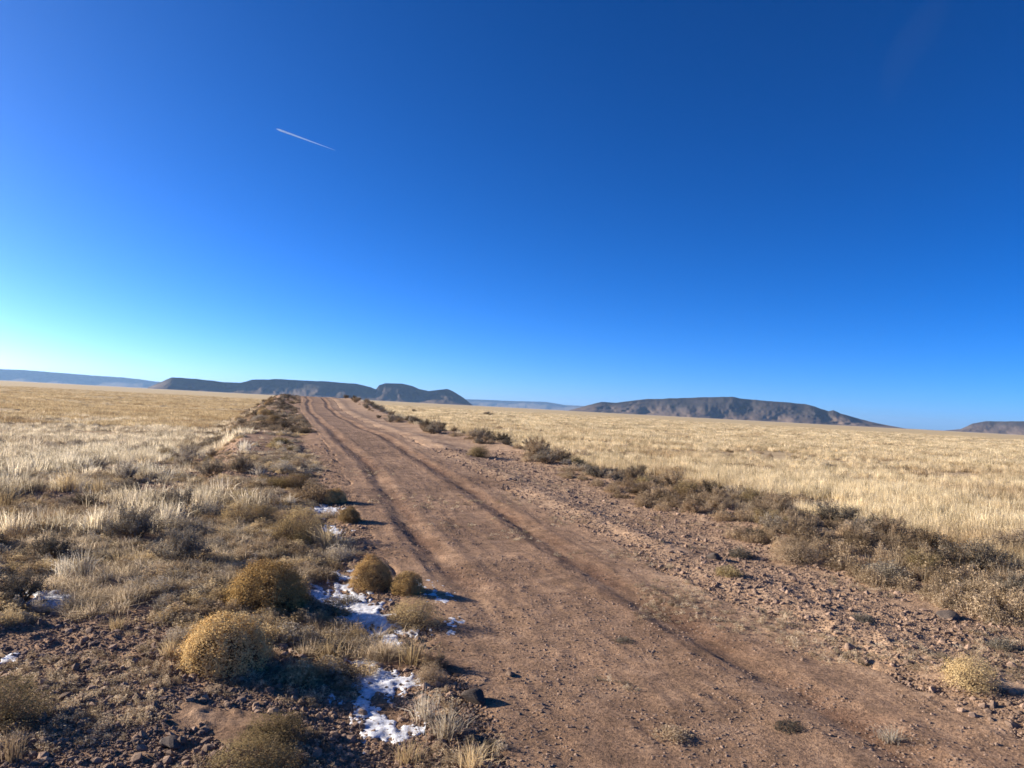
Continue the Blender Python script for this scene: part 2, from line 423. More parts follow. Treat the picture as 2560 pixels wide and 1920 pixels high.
# ------------------------------------------------------------------ contrail high above
def along(px, py, dist): return Vector(EYE) + Vector(ray(px, py)) * dist
def trail(name, pts, density, label, cat, seg=14):
    """puffed tube of ice cloud: pts are (px, py, distance, radius)"""
    P = [along(a, b, d) for a, b, d, r in pts]; V = []
    for i, p in enumerate(P):
        t = (P[min(i + 1, len(P) - 1)] - P[max(i - 1, 0)]).normalized()
        u = t.cross(Vector((0, 0, 1))).normalized(); v = t.cross(u)
        for k in range(seg):
            an = 2 * math.pi * k / seg
            V.append(p + (u * math.cos(an) + v * math.sin(an)) * pts[i][3])
    nr = len(P); q = [(i * seg + k, i * seg + (k + 1) % seg, (i + 1) * seg + (k + 1) % seg, (i + 1) * seg + k) for i in range(nr - 1) for k in range(seg)]
    V += [P[0], P[-1]]; a, b = len(V) - 2, len(V) - 1
    tr = [(a, (k + 1) % seg, k) for k in range(seg)] + [(b, (nr - 1) * seg + k, (nr - 1) * seg + (k + 1) % seg) for k in range(seg)]
    m, n, l = mat_new(name + '_ice'); out = n.new('ShaderNodeOutputMaterial'); pv = n.new('ShaderNodeVolumePrincipled')
    pv.inputs['Color'].default_value = (.88, .96, 1, 1); pv.inputs['Density'].default_value = density
    l.new(pv.outputs[0], out.inputs['Volume'])
    me = mesh_np(name, [tuple(v) for v in V], q, tr)
    return obj(name, me, m, label=label, cat=cat)
cp = []
for i in range(40):
    t = i / 39
    rad = 34 * (1 - .85 * t ** 1.4) * (min(1, t * 14 + .3)) + .6
    cp.append((691 + 148 * t, 322 + 54 * t, 26000, rad))
trail('contrail', cp, .013, 'short white contrail streak alone in the deep blue sky', 'contrail')
cp = []
for i in range(24):
    t = i / 23
    cp.append((2360 - 150 * t + 14 * math.sin(t * 7), -60 + 330 * t, 22000, 420 * math.sin(math.pi * min(1, t * .97 + .02)) ** .7 + 5))
trail('cloud', cp, 6e-6, 'very faint wisp of high cloud in the upper right sky', 'cloud')

# ------------------------------------------------------------------ plants: mesh prototypes (1 m wide, 1 m tall, scaled when placed)
def unit(v): return v / np.maximum(np.linalg.norm(v, axis=-1, keepdims=True), 1e-9)

def blades(P0, P1, P2, w):
    """thin tapered bent blades through three points each: a quad and a tip triangle"""
    n = len(P0); w = np.broadcast_to(np.asarray(w, float), (n,))[:, None]
    ax = unit(P2 - P0)
    rnd = RNG.normal(size=(n, 3)); side = unit(np.cross(ax, rnd))
    V = np.stack([P0 - side * w * .5, P0 + side * w * .5, P1 + side * w * .4, P1 - side * w * .4, P2], 1).reshape(-1, 3)
    b = np.arange(n)[:, None] * 5
    return V, b + np.array([[0, 1, 2, 3]]), b + np.array([[3, 2, 4]])

def leaves(C, size, N=None):
    """little three- or four-sided leaf faces at points C, turned at random"""
    n = len(C); a = unit(RNG.normal(size=(n, 3)))
    nn = RNG.normal(size=(n, 3)) if N is None else N + RNG.normal(0, .5, (n, 3))
    a = unit(np.cross(nn, a)) if N is not None else a
    b = unit(np.cross(a, nn))
    s = (np.asarray(size) * RNG.uniform(.6, 1.4, n))[:, None]
    V = np.stack([C - a * s, C + b * s * .45, C + a * s, C - b * s * .45], 1).reshape(-1, 3)
    return V, np.arange(n)[:, None] * 4 + np.array([[0, 1, 2, 3]])

def join(parts):
    Vs, Qs, Ts, o = [], [], [], 0
    for V, q, t in parts:
        Vs.append(V)
        if q is not None: Qs.append(q + o)
        if t is not None: Ts.append(t + o)
        o += len(V)
    return np.vstack(Vs), (np.vstack(Qs) if Qs else None), (np.vstack(Ts) if Ts else None)

def dome_proto(seed, n=1150, lean=.0, loose=.0, leaf=.0135):
    """round seed-headed dome: stems fan from the root to a lumpy half-globe of heads"""
    u = RNG.uniform(0, 1, n); ph = RNG.uniform(0, 2 * math.pi, n)
    cz = .06 + .94 * u ** .9; sz = np.sqrt(1 - cz * cz * .98)
    d = np.stack([np.cos(ph) * sz, np.sin(ph) * sz, cz], 1)
    lump = .78 + .42 * fbm(d[:, 0] * 2.6 + seed * 7, d[:, 1] * 2.6 + d[:, 2] * 2.1, seed, 3) + RNG.normal(0, .03 + loose, n)
    tip = d * lump[:, None] * np.array([.5, .5, 1.0])
    tip[:, 2] = tip[:, 2] * .97 + .02
    root = RNG.normal(0, .05, (n, 3)) * np.array([1, 1, 0]) + np.array([0, 0, -.03])
    mid = root * .45 + tip * .55 + np.array([0, 0, .05])
    stem = blades(root, mid, tip, .010)
    k = 20
    C = np.repeat(tip, k, 0) + RNG.normal(0, .030 + loose * .35, (n * k, 3)) * np.array([1, 1, 1.1])
    C -= np.repeat(d, k, 0) * np.abs(RNG.normal(0, .05, (n * k, 1))) * np.array([.6, .6, 1])
    C[:, 2] = np.maximum(C[:, 2], .01)
    lv = leaves(C, leaf * .92, np.repeat(unit(d * np.array([1, 1, .8])), k, 0))
    m = n // 7; ext = tip[:m] * RNG.uniform(1.02, 1.16, (m, 1))                    # stray twigs past the outline
    low = np.stack([np.cos(ph[:m]) * .34, np.sin(ph[:m]) * .34, RNG.uniform(.02, .2, m)], 1)
    stem = join([stem, blades(root[:m], tip[:m] * .6, ext, .008), blades(root[:m], low * .5 + [0, 0, .05], low, .012)])
    return (mesh_np('dome_stems', *stem), mesh_np('dome_crown', lv[0], lv[1]))

def sage_proto(seed, nb=26, n_tw=26, leaf=.015, spread=1.0, wild=.06):
    """open twiggy shrub: crooked branches, each breaking into twigs dressed with small leaves"""
    parts, crown = [], []
    for b in range(nb):
        ph = RNG.uniform(0, 2 * math.pi); el = RNG.uniform(.25, 1.0) ** .8
        L = RNG.uniform(.72, 1.05)
        d = np.array([math.cos(ph) * math.sqrt(1 - el * el) * .5 * spread, math.sin(ph) * math.sqrt(1 - el * el) * .5 * spread, el]) * L
        root = np.array([RNG.normal(0, .05), RNG.normal(0, .05), -.03])
        kink = root + d * .5 + RNG.normal(0, .05, 3)
        parts.append(blades(root[None], kink[None], (root + d)[None], .026))
        t = RNG.uniform(.35, 1.0, n_tw)[:, None]
        st = np.where(t < .5, root + (kink - root) * t * 2, kink + (root + d - kink) * (t - .5) * 2)
        tw = unit(RNG.normal(0, .6, (n_tw, 3)) + np.array([0, 0, .7]) + unit(d) * .6) * RNG.uniform(.08, .24, (n_tw, 1)) * np.array([.6, .6, 1.1])
        en = st + tw; en[:, 2] = np.maximum(en[:, 2], .02)
        parts.append(blades(st, (st + en) / 2 + RNG.normal(0, .012, (n_tw, 3)), en, .009))
        k = 11; q = RNG.uniform(.2, 1.08, (n_tw * k, 1))
        C = np.repeat(st, k, 0) + np.repeat(en - st, k, 0) * q + RNG.normal(0, .014 + wild * .2, (n_tw * k, 3))
        C[:, 2] = np.maximum(C[:, 2], .012); crown.append(C)
    V, Q, T = join(parts)
    lv = leaves(np.vstack(crown), leaf)
    return (mesh_np('sage_stems', V, Q, T), mesh_np('sage_crown', lv[0], lv[1]))

def tuft_proto(seed, n=90, spread=.42, droop=.25, w=.016, base=.16, heads=True):
    """bunch grass: stiff blades from a tight base, arching outwards"""
    ph = RNG.uniform(0, 2 * math.pi, n); lean = np.abs(RNG.normal(0, .6, n)).clip(0, 1.3) * spread
    L = RNG.uniform(.45, 1.0, n) * (1 - .25 * lean)
    out = np.stack([np.cos(ph), np.sin(ph), np.zeros(n)], 1)
    P0 = out * np.abs(RNG.normal(0, base, (n, 1))) + np.array([0, 0, -.03])
    P1 = P0 + out * (lean * .35)[:, None] + np.array([0, 0, 1.0]) * (L * .62)[:, None]
    P2 = P0 + out * (lean * (.95 + droop))[:, None] + np.array([0, 0, 1.0]) * (L * (1 - droop * lean * .5))[:, None] + RNG.normal(0, .03, (n, 3))
    P2[:, 2] = np.maximum(P2[:, 2], .05)
    parts = [blades(P0, P1, P2, w * RNG.uniform(.7, 1.3, n))]
    if heads:
        m = n // 3; V, q = leaves(P2[:m] * .97 + RNG.normal(0, .01, (m, 3)), .026); parts.append((V, q, None))
    V, Q, T = join(parts)
    return mesh_np('tuft', V, Q, T)

def mat_proto(seed, n=420, leaf=.03):
    """low cushion of short dry sprigs"""
    r = np.sqrt(RNG.uniform(0, 1, n)) * .5 * (.75 + .4 * RNG.uniform(0, 1, n)); ph = RNG.uniform(0, 2 * math.pi, n)
    x, y = r * np.cos(ph), r * np.sin(ph); z = np.clip(1 - (r / .52) ** 2, .05, 1) * (.6 + .5 * fbm(x * 6, y * 6, seed, 2)) * RNG.uniform(.45, 1.0, n)
    P0 = np.stack([x * .8, y * .8, np.full(n, -.05)], 1); P2 = np.stack([x, y, z], 1) + RNG.normal(0, .03, (n, 3)); P2[:, 2] = np.maximum(P2[:, 2], .03)
    V1 = blades(P0, (P0 + P2) / 2 + RNG.normal(0, .02, (n, 3)), P2, .018)
    lv = leaves(np.repeat(P2, 3, 0) + RNG.normal(0, .025, (n * 3, 3)), leaf)
    V, Q, T = join([V1, (lv[0], lv[1], None)])
    return mesh_np('mat', V, Q, T)

DOME = [dome_proto(1), dome_proto(2), dome_proto(3)]
LOOSE = [dome_proto(4, 380, 0, .06, .017), dome_proto(5, 340, 0, .07, .017)]
SAGE = [sage_proto(1), sage_proto(2, 24, 28), sage_proto(3, 32, 22, .014), sage_proto(4, 22, 24, .017, 1.2, .1)]
TUFT = [tuft_proto(i, 110, .40 + .06 * (i % 3)) for i in range(4)]
MAT = [mat_proto(i) for i in range(3)]

def place(px, py, wpx, hpx):
    p, t = hit(px, py)
    depth = t * float(np.dot(ray(px, py), np.array(Fw)))
    m = depth / F_PX
    return p, wpx * m, hpx * m

def plant(kind, p, w, h, mats, name, label, group=None, i=None):
    """one plant: an Empty at its root with stems and crown, or one mesh for a tuft or mat"""
    i = random.randrange(99) if i is None else i
    rz = random.uniform(0, 6.28)
    if kind in ('dome', 'loose', 'sage'):
        st, cr = {'dome': DOME, 'loose': LOOSE, 'sage': SAGE}[kind][i % len({'dome': DOME, 'loose': LOOSE, 'sage': SAGE}[kind])]
        o = bpy.data.objects.new(name, None); COL.objects.link(o)
        obj('stems', st, M['stem'], o); obj('crown', cr, M[mats], o)
        o['label'] = label; o['category'] = 'bush' if kind != 'sage' else 'shrub'
        if group: o['group'] = group
    else:
        lst = TUFT if kind == 'tuft' else MAT
        o = obj(name, lst[i % len(lst)], M[mats], label=label, cat='grass tuft' if kind == 'tuft' else 'plant', group=group)
    o.location = (p[0], p[1], p[2] - .012)
    o.rotation_euler = (random.uniform(-.06, .06), random.uniform(-.06, .06), rz)
    o.scale = (w, w * random.uniform(.92, 1.08), h)
    return o

# ------------------------------------------------------------------ plants that can be told apart in the photograph
# kind, base pixel x, y, width, height (px), material, name, label
NAMED = [
 ('dome', 567, 1662, 222, 150, 'gold', 'dome_bush', 'large golden dome bush in the left foreground casting a long dark shadow', 0),
 ('dome', 672, 1512, 188, 128, 'gold', 'dome_bush', 'lopsided golden dome bush beside the longest snow patch', 1),
 ('dome', 932, 1470, 104, 92, 'gold', 'dome_bush', 'taller golden dome of the pair beside the left edge of the track', 2),
 ('dome', 1018, 1482, 82, 66, 'gold', 'dome_bush', 'smaller golden dome of the pair nearest the track', 0),
 ('dome', 839, 1258, 58, 42, 'gold', 'dome_bush', 'small yellow dome bush beyond the thin snow streaks', 1),
 ('dome', 873, 1305, 58, 46, 'goldpale', 'dome_bush', 'small pale dome bush just nearer than the yellow one', 2),
 ('loose', 2430, 1722, 116, 92, 'goldpale', 'loose_bush', 'loose golden bush alone on bare soil at the right edge', 0),
 ('loose', 1040, 1560, 128, 66, 'goldpale', 'loose_bush', 'low greyish bush with snow at its side beneath the dome pair', 1),
 ('loose', 640, 1925, 210, 84, 'olive', 'loose_bush', 'low olive-gold bush at the bottom edge, left of the snow', 0),
 ('loose', 15, 1800, 180, 120, 'olive', 'loose_bush', 'olive bush cut off by the left edge near the bottom', 1),
 ('loose', 690, 1850, 150, 70, 'olive', 'loose_bush', 'small olive bush left of the lowest snow strip', 0),
 ('sage', 605, 1181, 62, 46, 'dark', 'round_shrub', 'dark round green shrub standing out on the left verge', 0),
 ('sage', 437, 1287, 122, 76, 'dark', 'sage_shrub', 'dark shrub with pale grey top left of the verge', 1),
 ('sage', 335, 1348, 168, 98, 'dark', 'sage_shrub', 'widest dark shrub among the pale grass on the left', 2),
 ('sage', 125, 1398, 122, 72, 'dark', 'sage_shrub', 'dark shrub low in the straw grass near the left edge', 3),
 ('sage', 452, 1408, 150, 100, 'dark', 'sage_shrub', 'dark shrub with blue shadow behind the bare left foreground', 0),
 ('sage', 40, 1500, 190, 90, 'dark', 'sage_shrub', 'dark low shrub behind the small snow patch at left edge', 2),
 ('sage', 210, 1268, 75, 42, 'dark', 'sage_shrub', 'small dark shrub within the tan grass on the left', 1),
 ('sage', 530, 1190, 80, 50, 'sage', 'sage_shrub', 'grey shrub just left of the dark round one', 3),
 ('sage', 470, 1150, 90, 42, 'sage', 'sage_shrub', 'pale grey shrub at the edge of the left field', 2),
 ('tuft', 205, 1448, 100, 96, 'pale', 'grass_tuft', 'tall bleached grass tuft above the small snow patch', 0),
 ('tuft', 160, 1440, 70, 70, 'pale', 'grass_tuft', 'bleached grass tuft left of the tallest one', 1),
 ('tuft', 15, 1270, 80, 66, 'straw', 'grass_tuft', 'straw grass tuft against the left edge of the view', 2),
 ('tuft', 250, 1240, 66, 62, 'straw', 'grass_tuft', 'orange-tan grass tuft behind the small dark shrub', 3),
 ('tuft', 420, 1320, 66, 70, 'pale', 'grass_tuft', 'bleached tuft standing before the pale-topped dark shrub', 0),
 ('tuft', 400, 1400, 50, 60, 'pale', 'grass_tuft', 'pale thin tuft at the left foot of the blue-shadowed shrub', 1),
 ('tuft', 297, 1412, 92, 52, 'straw', 'grass_tuft', 'spreading straw tuft right of the tallest bleached tuft', 2),
 ('tuft', 293, 1572, 74, 46, 'straw', 'grass_tuft', 'small tan tuft alone on bare soil left of the big dome', 3),
 ('tuft', 424, 1645, 66, 56, 'straw', 'grass_tuft', 'little tan tuft touching the big dome on its left', 0),
 ('tuft', 820, 1652, 116, 66, 'straw', 'grass_tuft', 'tan tuft between the big dome shadow and the snow', 1),
 ('tuft', 1030, 1658, 110, 96, 'straw', 'grass_tuft', 'tan tuft right of the snow below the low greyish bush', 2),
 ('sage', 1085, 1672, 84, 52, 'brown', 'sage_shrub', 'dark brown scrub leaning on the tan tuft by the track', 3),
 ('loose', 1080, 1706, 78, 52, 'brown', 'loose_bush', 'little reddish bush above the dark stone', 1),
 ('tuft', 1060, 1795, 92, 92, 'pale', 'grass_tuft', 'pale straw tuft left of the dark stone', 3),
 ('tuft', 1115, 1838, 150, 96, 'pale', 'grass_tuft', 'wide pale straw tuft below the dark stone', 0),
 ('tuft', 1180, 1925, 124, 90, 'straw', 'grass_tuft', 'bright straw tuft at the bottom edge near the middle', 1),
 ('tuft', 1020, 1905, 110, 80, 'straw', 'grass_tuft', 'straw tuft at the bottom right of the lowest snow', 2),
 ('tuft', 690, 1500, 60, 50, 'pale', 'grass_tuft', 'thin pale tuft before the lopsided dome', 2),
 ('tuft', 30, 1900, 90, 110, 'brown', 'grass_tuft', 'brownish tuft in the bottom left corner', 3),
 ('mat', 695, 1216, 74, 34, 'olive', 'low_plant', 'yellow-green low plant right of the dark round shrub', 0),
 ('mat', 617, 1250, 92, 34, 'olive', 'low_plant', 'flat olive plant below the dark round shrub', 1),
 ('mat', 845, 1398, 84, 50, 'sage', 'low_plant', 'grey-green cushion behind the taller dome of the pair', 2),
 ('mat', 640, 1382, 96, 42, 'brown', 'low_plant', 'orange-brown cushion behind the lopsided dome', 0),
 ('mat', 528, 1292, 56, 42, 'pale', 'low_plant', 'whitish cushion right of the pale-topped dark shrub', 1),
 ('mat', 745, 1392, 90, 40, 'brown', 'low_plant', 'dull brown cushion between the dome bushes and the verge snow', 2),
 ('loose', 1197, 1142, 58, 34, 'olive', 'loose_bush', 'yellow-olive bush alone nearest the track on the right edge', 0),
 ('sage', 1265, 1110, 54, 30, 'sage', 'sage_shrub', 'small sage shrub far along the right edge of the track', 0),
 ('sage', 1322, 1118, 42, 28, 'sage', 'sage_shrub', 'little rounded sage shrub against the golden field', 1),
 ('sage', 1366, 1158, 80, 46, 'sage', 'round_shrub', 'rounded grey-brown shrub in the middle of the right verge', 2),
 ('sage', 1447, 1152, 64, 38, 'brown', 'sage_shrub', 'brown shrub with a dark hollow behind the rounded grey one', 3),
 ('sage', 1490, 1192, 68, 38, 'dark', 'sage_shrub', 'dark shrub over a flat shadow on the right verge', 0),
 ('sage', 1596, 1193, 64, 40, 'dark', 'sage_shrub', 'darkest rounded shrub at the border of the golden field', 1),
 ('sage', 1600, 1238, 92, 42, 'brown', 'sage_shrub', 'brown spreading shrub below the darkest rounded one', 2),
 ('sage', 1684, 1218, 76, 58, 'brown', 'sage_shrub', 'upright brown shrub right of the spreading brown one', 3),
 ('sage', 1732, 1282, 66, 44, 'brown', 'sage_shrub', 'short brown shrub on the soil below the upright brown one', 0),
 ('sage', 1776, 1242, 74, 54, 'dark', 'sage_shrub', 'grey-green dark shrub near the start of the thick scrub', 1),
 ('sage', 1830, 1262, 90, 44, 'brown', 'sage_shrub', 'brown shrub between two dark ones on the right verge', 2),
 ('sage', 1882, 1342, 66, 34, 'dark', 'sage_shrub', 'low dark shrub in front of the thick right scrub', 3),
 ('sage', 1992, 1344, 120, 74, 'brown', 'sage_shrub', 'big brown shrub left of the tallest dark one', 0),
 ('sage', 2085, 1316, 134, 82, 'dark', 'sage_shrub', 'tallest dark green shrub on the right verge', 1),
 ('loose', 2000, 1404, 114, 58, 'brown', 'loose_bush', 'orange-brown bush in front of the big brown shrub', 1),
 ('sage', 2145, 1374, 114, 72, 'brown', 'sage_shrub', 'brown shrub right below the tallest dark one', 2),
 ('sage', 2207, 1344, 124, 74, 'dark', 'sage_shrub', 'dark shrub next right of the tallest one', 3),
 ('mat', 1822, 1438, 76, 40, 'olive', 'low_plant', 'grey-olive low plant on bare soil right of the track', 0),
 ('mat', 1850, 1392, 66, 36, 'dark', 'low_plant', 'dark low plant behind the grey-olive one', 1),
 ('mat', 2215, 1444, 136, 54, 'sage', 'low_plant', 'wide grey low plant at the foot of the right scrub', 2),
 ('sage', 2304, 1388, 150, 92, 'brown', 'sage_shrub', 'tall brown shrub in the thick scrub towards the right', 0),
 ('sage', 2305, 1436, 116, 80, 'olive', 'sage_shrub', 'olive shrub in front of the tall brown one', 1),
 ('sage', 2430, 1424, 200, 112, 'dark', 'sage_shrub', 'broad dark olive shrub in the thick scrub at right', 2),
 ('sage', 2465, 1494, 86, 62, 'brown', 'sage_shrub', 'tan shrub in front of the broad dark one', 3),
 ('sage', 2532, 1505, 96, 104, 'dark', 'sage_shrub', 'dark upright shrub against the right edge of the view', 0),
 ('sage', 2540, 1394, 126, 92, 'sage', 'sage_shrub', 'grey shrub behind the upright one at the right edge', 1),
 ('tuft', 2227, 1855, 96, 52, 'pale', 'grass_tuft', 'grey-green tuft on the soil in the lower right', 3),
 ('mat', 1970, 1822, 96, 24, 'dark', 'low_plant', 'flat dark plant on the bottom right of the track', 1),
 ('mat', 2510, 1622, 76, 40, 'dark', 'low_plant', 'dark low plant behind the loose golden bush', 2),
 ('mat', 2155, 1552, 66, 30, 'dark', 'low_plant', 'small dark plant on bare soil below the right scrub', 0),
 ('mat', 1560, 1605, 60, 20, 'dark', 'low_plant', 'tiny dark plant between the wheel ruts', 1),
 ('mat', 1680, 1840, 110, 34, 'brown', 'low_plant', 'flat brownish plant on the near track surface', 2),
 ('sage', 1221, 1038, 34, 12, 'dark', 'far_shrub', 'lone dark shrub far out in the golden field', 0),
 ('sage', 1034, 1030, 16, 9, 'dark', 'far_shrub', 'tiny dark shrub in the field beyond the bank', 1),
 ('sage', 2257, 1236, 50, 24, 'dark', 'far_shrub', 'dark shrub among the grass above the thick right scrub', 2),
 ('sage', 2382, 1260, 36, 22, 'brown', 'far_shrub', 'small brown shrub in the grass near the right edge', 3),
 ('sage', 2520, 1254, 58, 28, 'dark', 'far_shrub', 'dark shrub in the grass nearest the right edge', 0),
 ('sage', 2108, 1220, 42, 18, 'dark', 'far_shrub', 'dark streak of shrub in the grass over the tallest shrub', 1),
 ('sage', 1845, 1170, 30, 16, 'brown', 'far_shrub', 'small brown shrub in the nearer middle of the field', 2),
 ('sage', 2075, 1172, 64, 20, 'sage', 'far_shrub', 'widest grey shrub patch out in the golden field', 3),
 ('sage', 2338, 1199, 46, 18, 'sage', 'far_shrub', 'grey shrub in the field right of the widest grey patch', 0),
]
for kind, px, py, wp, hp, mt, nm, lb, i in NAMED:
    p, w, h = place(px, py, wp, hp)
    hk = .86 if kind in ('dome', 'loose') else ((.78 if px > 1150 else .95) if kind == 'sage' else 1.0)
    plant(kind, p, w * 1.04, h * hk, mt, nm, lb, None, i)
TAKEN = [(o.location.x, o.location.y, o.scale.x * .5) for o in COL.objects if o.get('category') in ('bush', 'shrub', 'grass tuft', 'plant')]
KEEP = list(TAKEN)
def free(x, y, pad=.5):
    return all((x - a) ** 2 + (y - b) ** 2 > (r * pad + .05) ** 2 for a, b, r in TAKEN)

# ------------------------------------------------------------------ look-alike shrubs along the banks
ORD = ['nearest', 'second nearest', 'third nearest', 'fourth nearest', 'fifth nearest', 'sixth nearest', 'seventh nearest', 'eighth nearest',
       'ninth nearest', 'tenth nearest', 'eleventh nearest', 'twelfth nearest', 'thirteenth nearest', 'fourteenth nearest', 'fifteenth nearest',
       'sixteenth nearest', 'seventeenth nearest', 'eighteenth nearest', 'nineteenth nearest', 'twentieth nearest']
LOOK = {('sage', 'brown'): 'brown twiggy shrub', ('sage', 'sage'): 'grey twiggy shrub', ('sage', 'dark'): 'dark twiggy shrub', ('sage', 'olive'): 'olive twiggy shrub',
        ('mat', 'brown'): 'flat brown cushion plant', ('mat', 'sage'): 'flat grey cushion plant', ('mat', 'olive'): 'flat olive cushion plant',
        ('tuft', 'straw'): 'straw-coloured grass tuft', ('tuft', 'pale'): 'bleached pale grass tuft', ('loose', 'goldpale'): 'small pale gold bush'}
NAME = {'sage': 'sage_shrub', 'mat': 'cushion_plant', 'tuft': 'grass_tuft', 'loose': 'loose_bush'}
def row(n, s0, s1, l0, l1, kinds, wr, hr, where, group):
    spots = []
    for k in range(n):
        for tries in range(20):
            s = s0 * (s1 / s0) ** random.random(); l = random.uniform(l0, l1)
            x, y = to_xy(s, l + float(wob(s)))
            if free(x, y, .8): break
        w = random.uniform(*wr)
        spots.append((math.hypot(x, y), x, y, kinds[k % len(kinds)], w, w * random.uniform(*hr)))
        TAKEN.append((x, y, w * .5))
    count = {}
    for d, x, y, km, w, h in sorted(spots):
        i = count.get(km, 0); count[km] = i + 1
        plant(km[0], (x, y, float(height(x, y))), w, h, km[1], NAME[km[0]], ORD[min(i, 19)] + ' ' + LOOK[km] + ' ' + where, group)
row(60, 20, 92, 5.6, 8.6, [('sage', 'brown'), ('sage', 'sage'), ('sage', 'dark')], (.45, .95), (.42, .62),
    'in the row lining the far right bank', 'shrubs lining the far right bank of the track')
row(40, 8.5, 22, 6.4, 8.9, [('sage', 'brown'), ('sage', 'olive'), ('sage', 'sage'), ('sage', 'brown')], (.35, .75), (.42, .62),
    'filling gaps in the right verge scrub', 'shrubs filling the right verge scrub')
row(50, 24, 92, -3.4, .7, [('sage', 'sage'), ('mat', 'brown'), ('loose', 'goldpale'), ('sage', 'dark'), ('mat', 'sage')], (.34, .8), (.45, .7),
    'on the far left bank of the track', 'plants on the far left bank')
row(56, 8.5, 24, -4.2, .3, [('mat', 'sage'), ('mat', 'brown'), ('tuft', 'straw'), ('sage', 'sage'), ('mat', 'olive'), ('tuft', 'pale'), ('loose', 'goldpale')], (.28, .62), (.45, .75),
    'crowding the nearer left verge', 'plants crowding the left verge')

# ------------------------------------------------------------------ old snow lying in the ditch and shade
SNOW = [([(664, 1302), (684, 1264), (735, 1266), (775, 1296), (805, 1322), (850, 1348), (868, 1374), (850, 1402), (800, 1404), (772, 1374), (732, 1342), (696, 1322)], 'longest snow patch, beside the lopsided golden dome bush', .045, .33),
 ([(736, 1438), (775, 1422), (802, 1438), (834, 1463), (866, 1490), (852, 1518), (812, 1514), (780, 1504), (757, 1472)], 'snow patch at the tip of the big dome shadow', .04, .36),
 ([(776, 1508), (815, 1512), (852, 1545), (870, 1577), (852, 1608), (812, 1604), (796, 1560)], 'lowest snow strip, nearest the bottom edge', .035, .41),
 ([(58, 1297), (80, 1282), (125, 1282), (152, 1296), (130, 1311), (78, 1311)], 'small bright snow patch near the left edge', .04, .32),
 ([(905, 1252), (930, 1252), (956, 1280), (958, 1302), (945, 1300), (925, 1275)], 'thin snow strip right of the smaller golden dome', .03, .38),
 ([(668, 1110), (690, 1085), (718, 1090), (725, 1112), (695, 1122)], 'small snow streak beside the small pale dome bush', .04, .38),
 ([(668, 1150), (700, 1135), (730, 1150), (725, 1172), (690, 1168)], 'broken snow streaks on the verge behind the dome pair', .035, .42),
 ([(962, 1342), (985, 1338), (1000, 1358), (980, 1366)], 'tiny snow fleck near the track below the dome pair', .03, .40),
 ([(700, 1240), (740, 1236), (770, 1252), (730, 1256)], 'thin snow line between the lopsided dome and the dome pair', .03, .40),
 ([(-8, 1420), (12, 1416), (26, 1430), (8, 1438), (-8, 1436)], 'small snow fleck touching the left edge', .03, .36)]
SNOW_XY = [np.array([hit(a * K, b * K)[0][:2] for a, b in poly]) for poly, *_ in SNOW]
def signed(P, gx, gy):
    """distance inside (+) or outside (-) an outline"""
    dist = np.full(np.shape(gx), 9.0); inside = np.zeros(np.shape(gx), bool)
    for (ax, ay), (bx, by) in zip(P, np.roll(P, -1, 0)):
        t = np.clip(((gx - ax) * (bx - ax) + (gy - ay) * (by - ay)) / ((bx - ax) ** 2 + (by - ay) ** 2 + 1e-9), 0, 1)
        dist = np.minimum(dist, np.hypot(gx - ax - t * (bx - ax), gy - ay - t * (by - ay)))
        inside ^= ((ay > gy) != (by > gy)) & (gx < (bx - ax) * (gy - ay) / (by - ay + 1e-12) + ax)
    return np.where(inside, dist, -dist)
def in_snow(x, y): return np.max([signed(P, x, y) for P in SNOW_XY], 0) > -.02
for seed, ((poly, label, thick, thr), P) in enumerate(zip(SNOW, SNOW_XY)):
    cell = .012
    x0, y0 = P.min(0) - .12; x1, y1 = P.max(0) + .12
    gx, gy = np.meshgrid(np.arange(x0, x1, cell), np.arange(y0, y1, cell))
    sd = signed(P, gx, gy)
    gs, gl = to_sl(gx, gy)
    thr += .07
    nz = fbm(gl / .07 + gs / .5 + seed * 3, gs / .20 - gl / .3, 200 + seed, 5, .62) - thr      # streaks along the ditch
    f = np.minimum(sd, .05) * .40 + nz * .32
    hmac = height(gx, gy, False); hmic = height(gx, gy)
    z = np.where(f > 0, hmic * .6 + np.maximum(hmac, hmic) * .4 + thick * .24 * np.sqrt(np.clip(f / .08, 0, 1)) + .006 * (fbm(gx / .03, gy / .03, 300 + seed, 2) - .5),
                 hmic + np.maximum(f, -.02) * 1.2 - .004)
    keep = (f[:-1, :-1] > -.02) | (f[1:, :-1] > -.02) | (f[:-1, 1:] > -.02) | (f[1:, 1:] > -.02)
    qd = grid_quads(*gx.shape, keep)
    V = np.stack([gx.ravel(), gy.ravel(), z.ravel()], -1)
    used, inv = np.unique(qd, return_inverse=True)
    obj('snow_patch', mesh_np('snow', V[used], inv.reshape(-1, 4), None, True), M['snow'], label=label, cat='snow patch', group='patches of old snow beside the track')

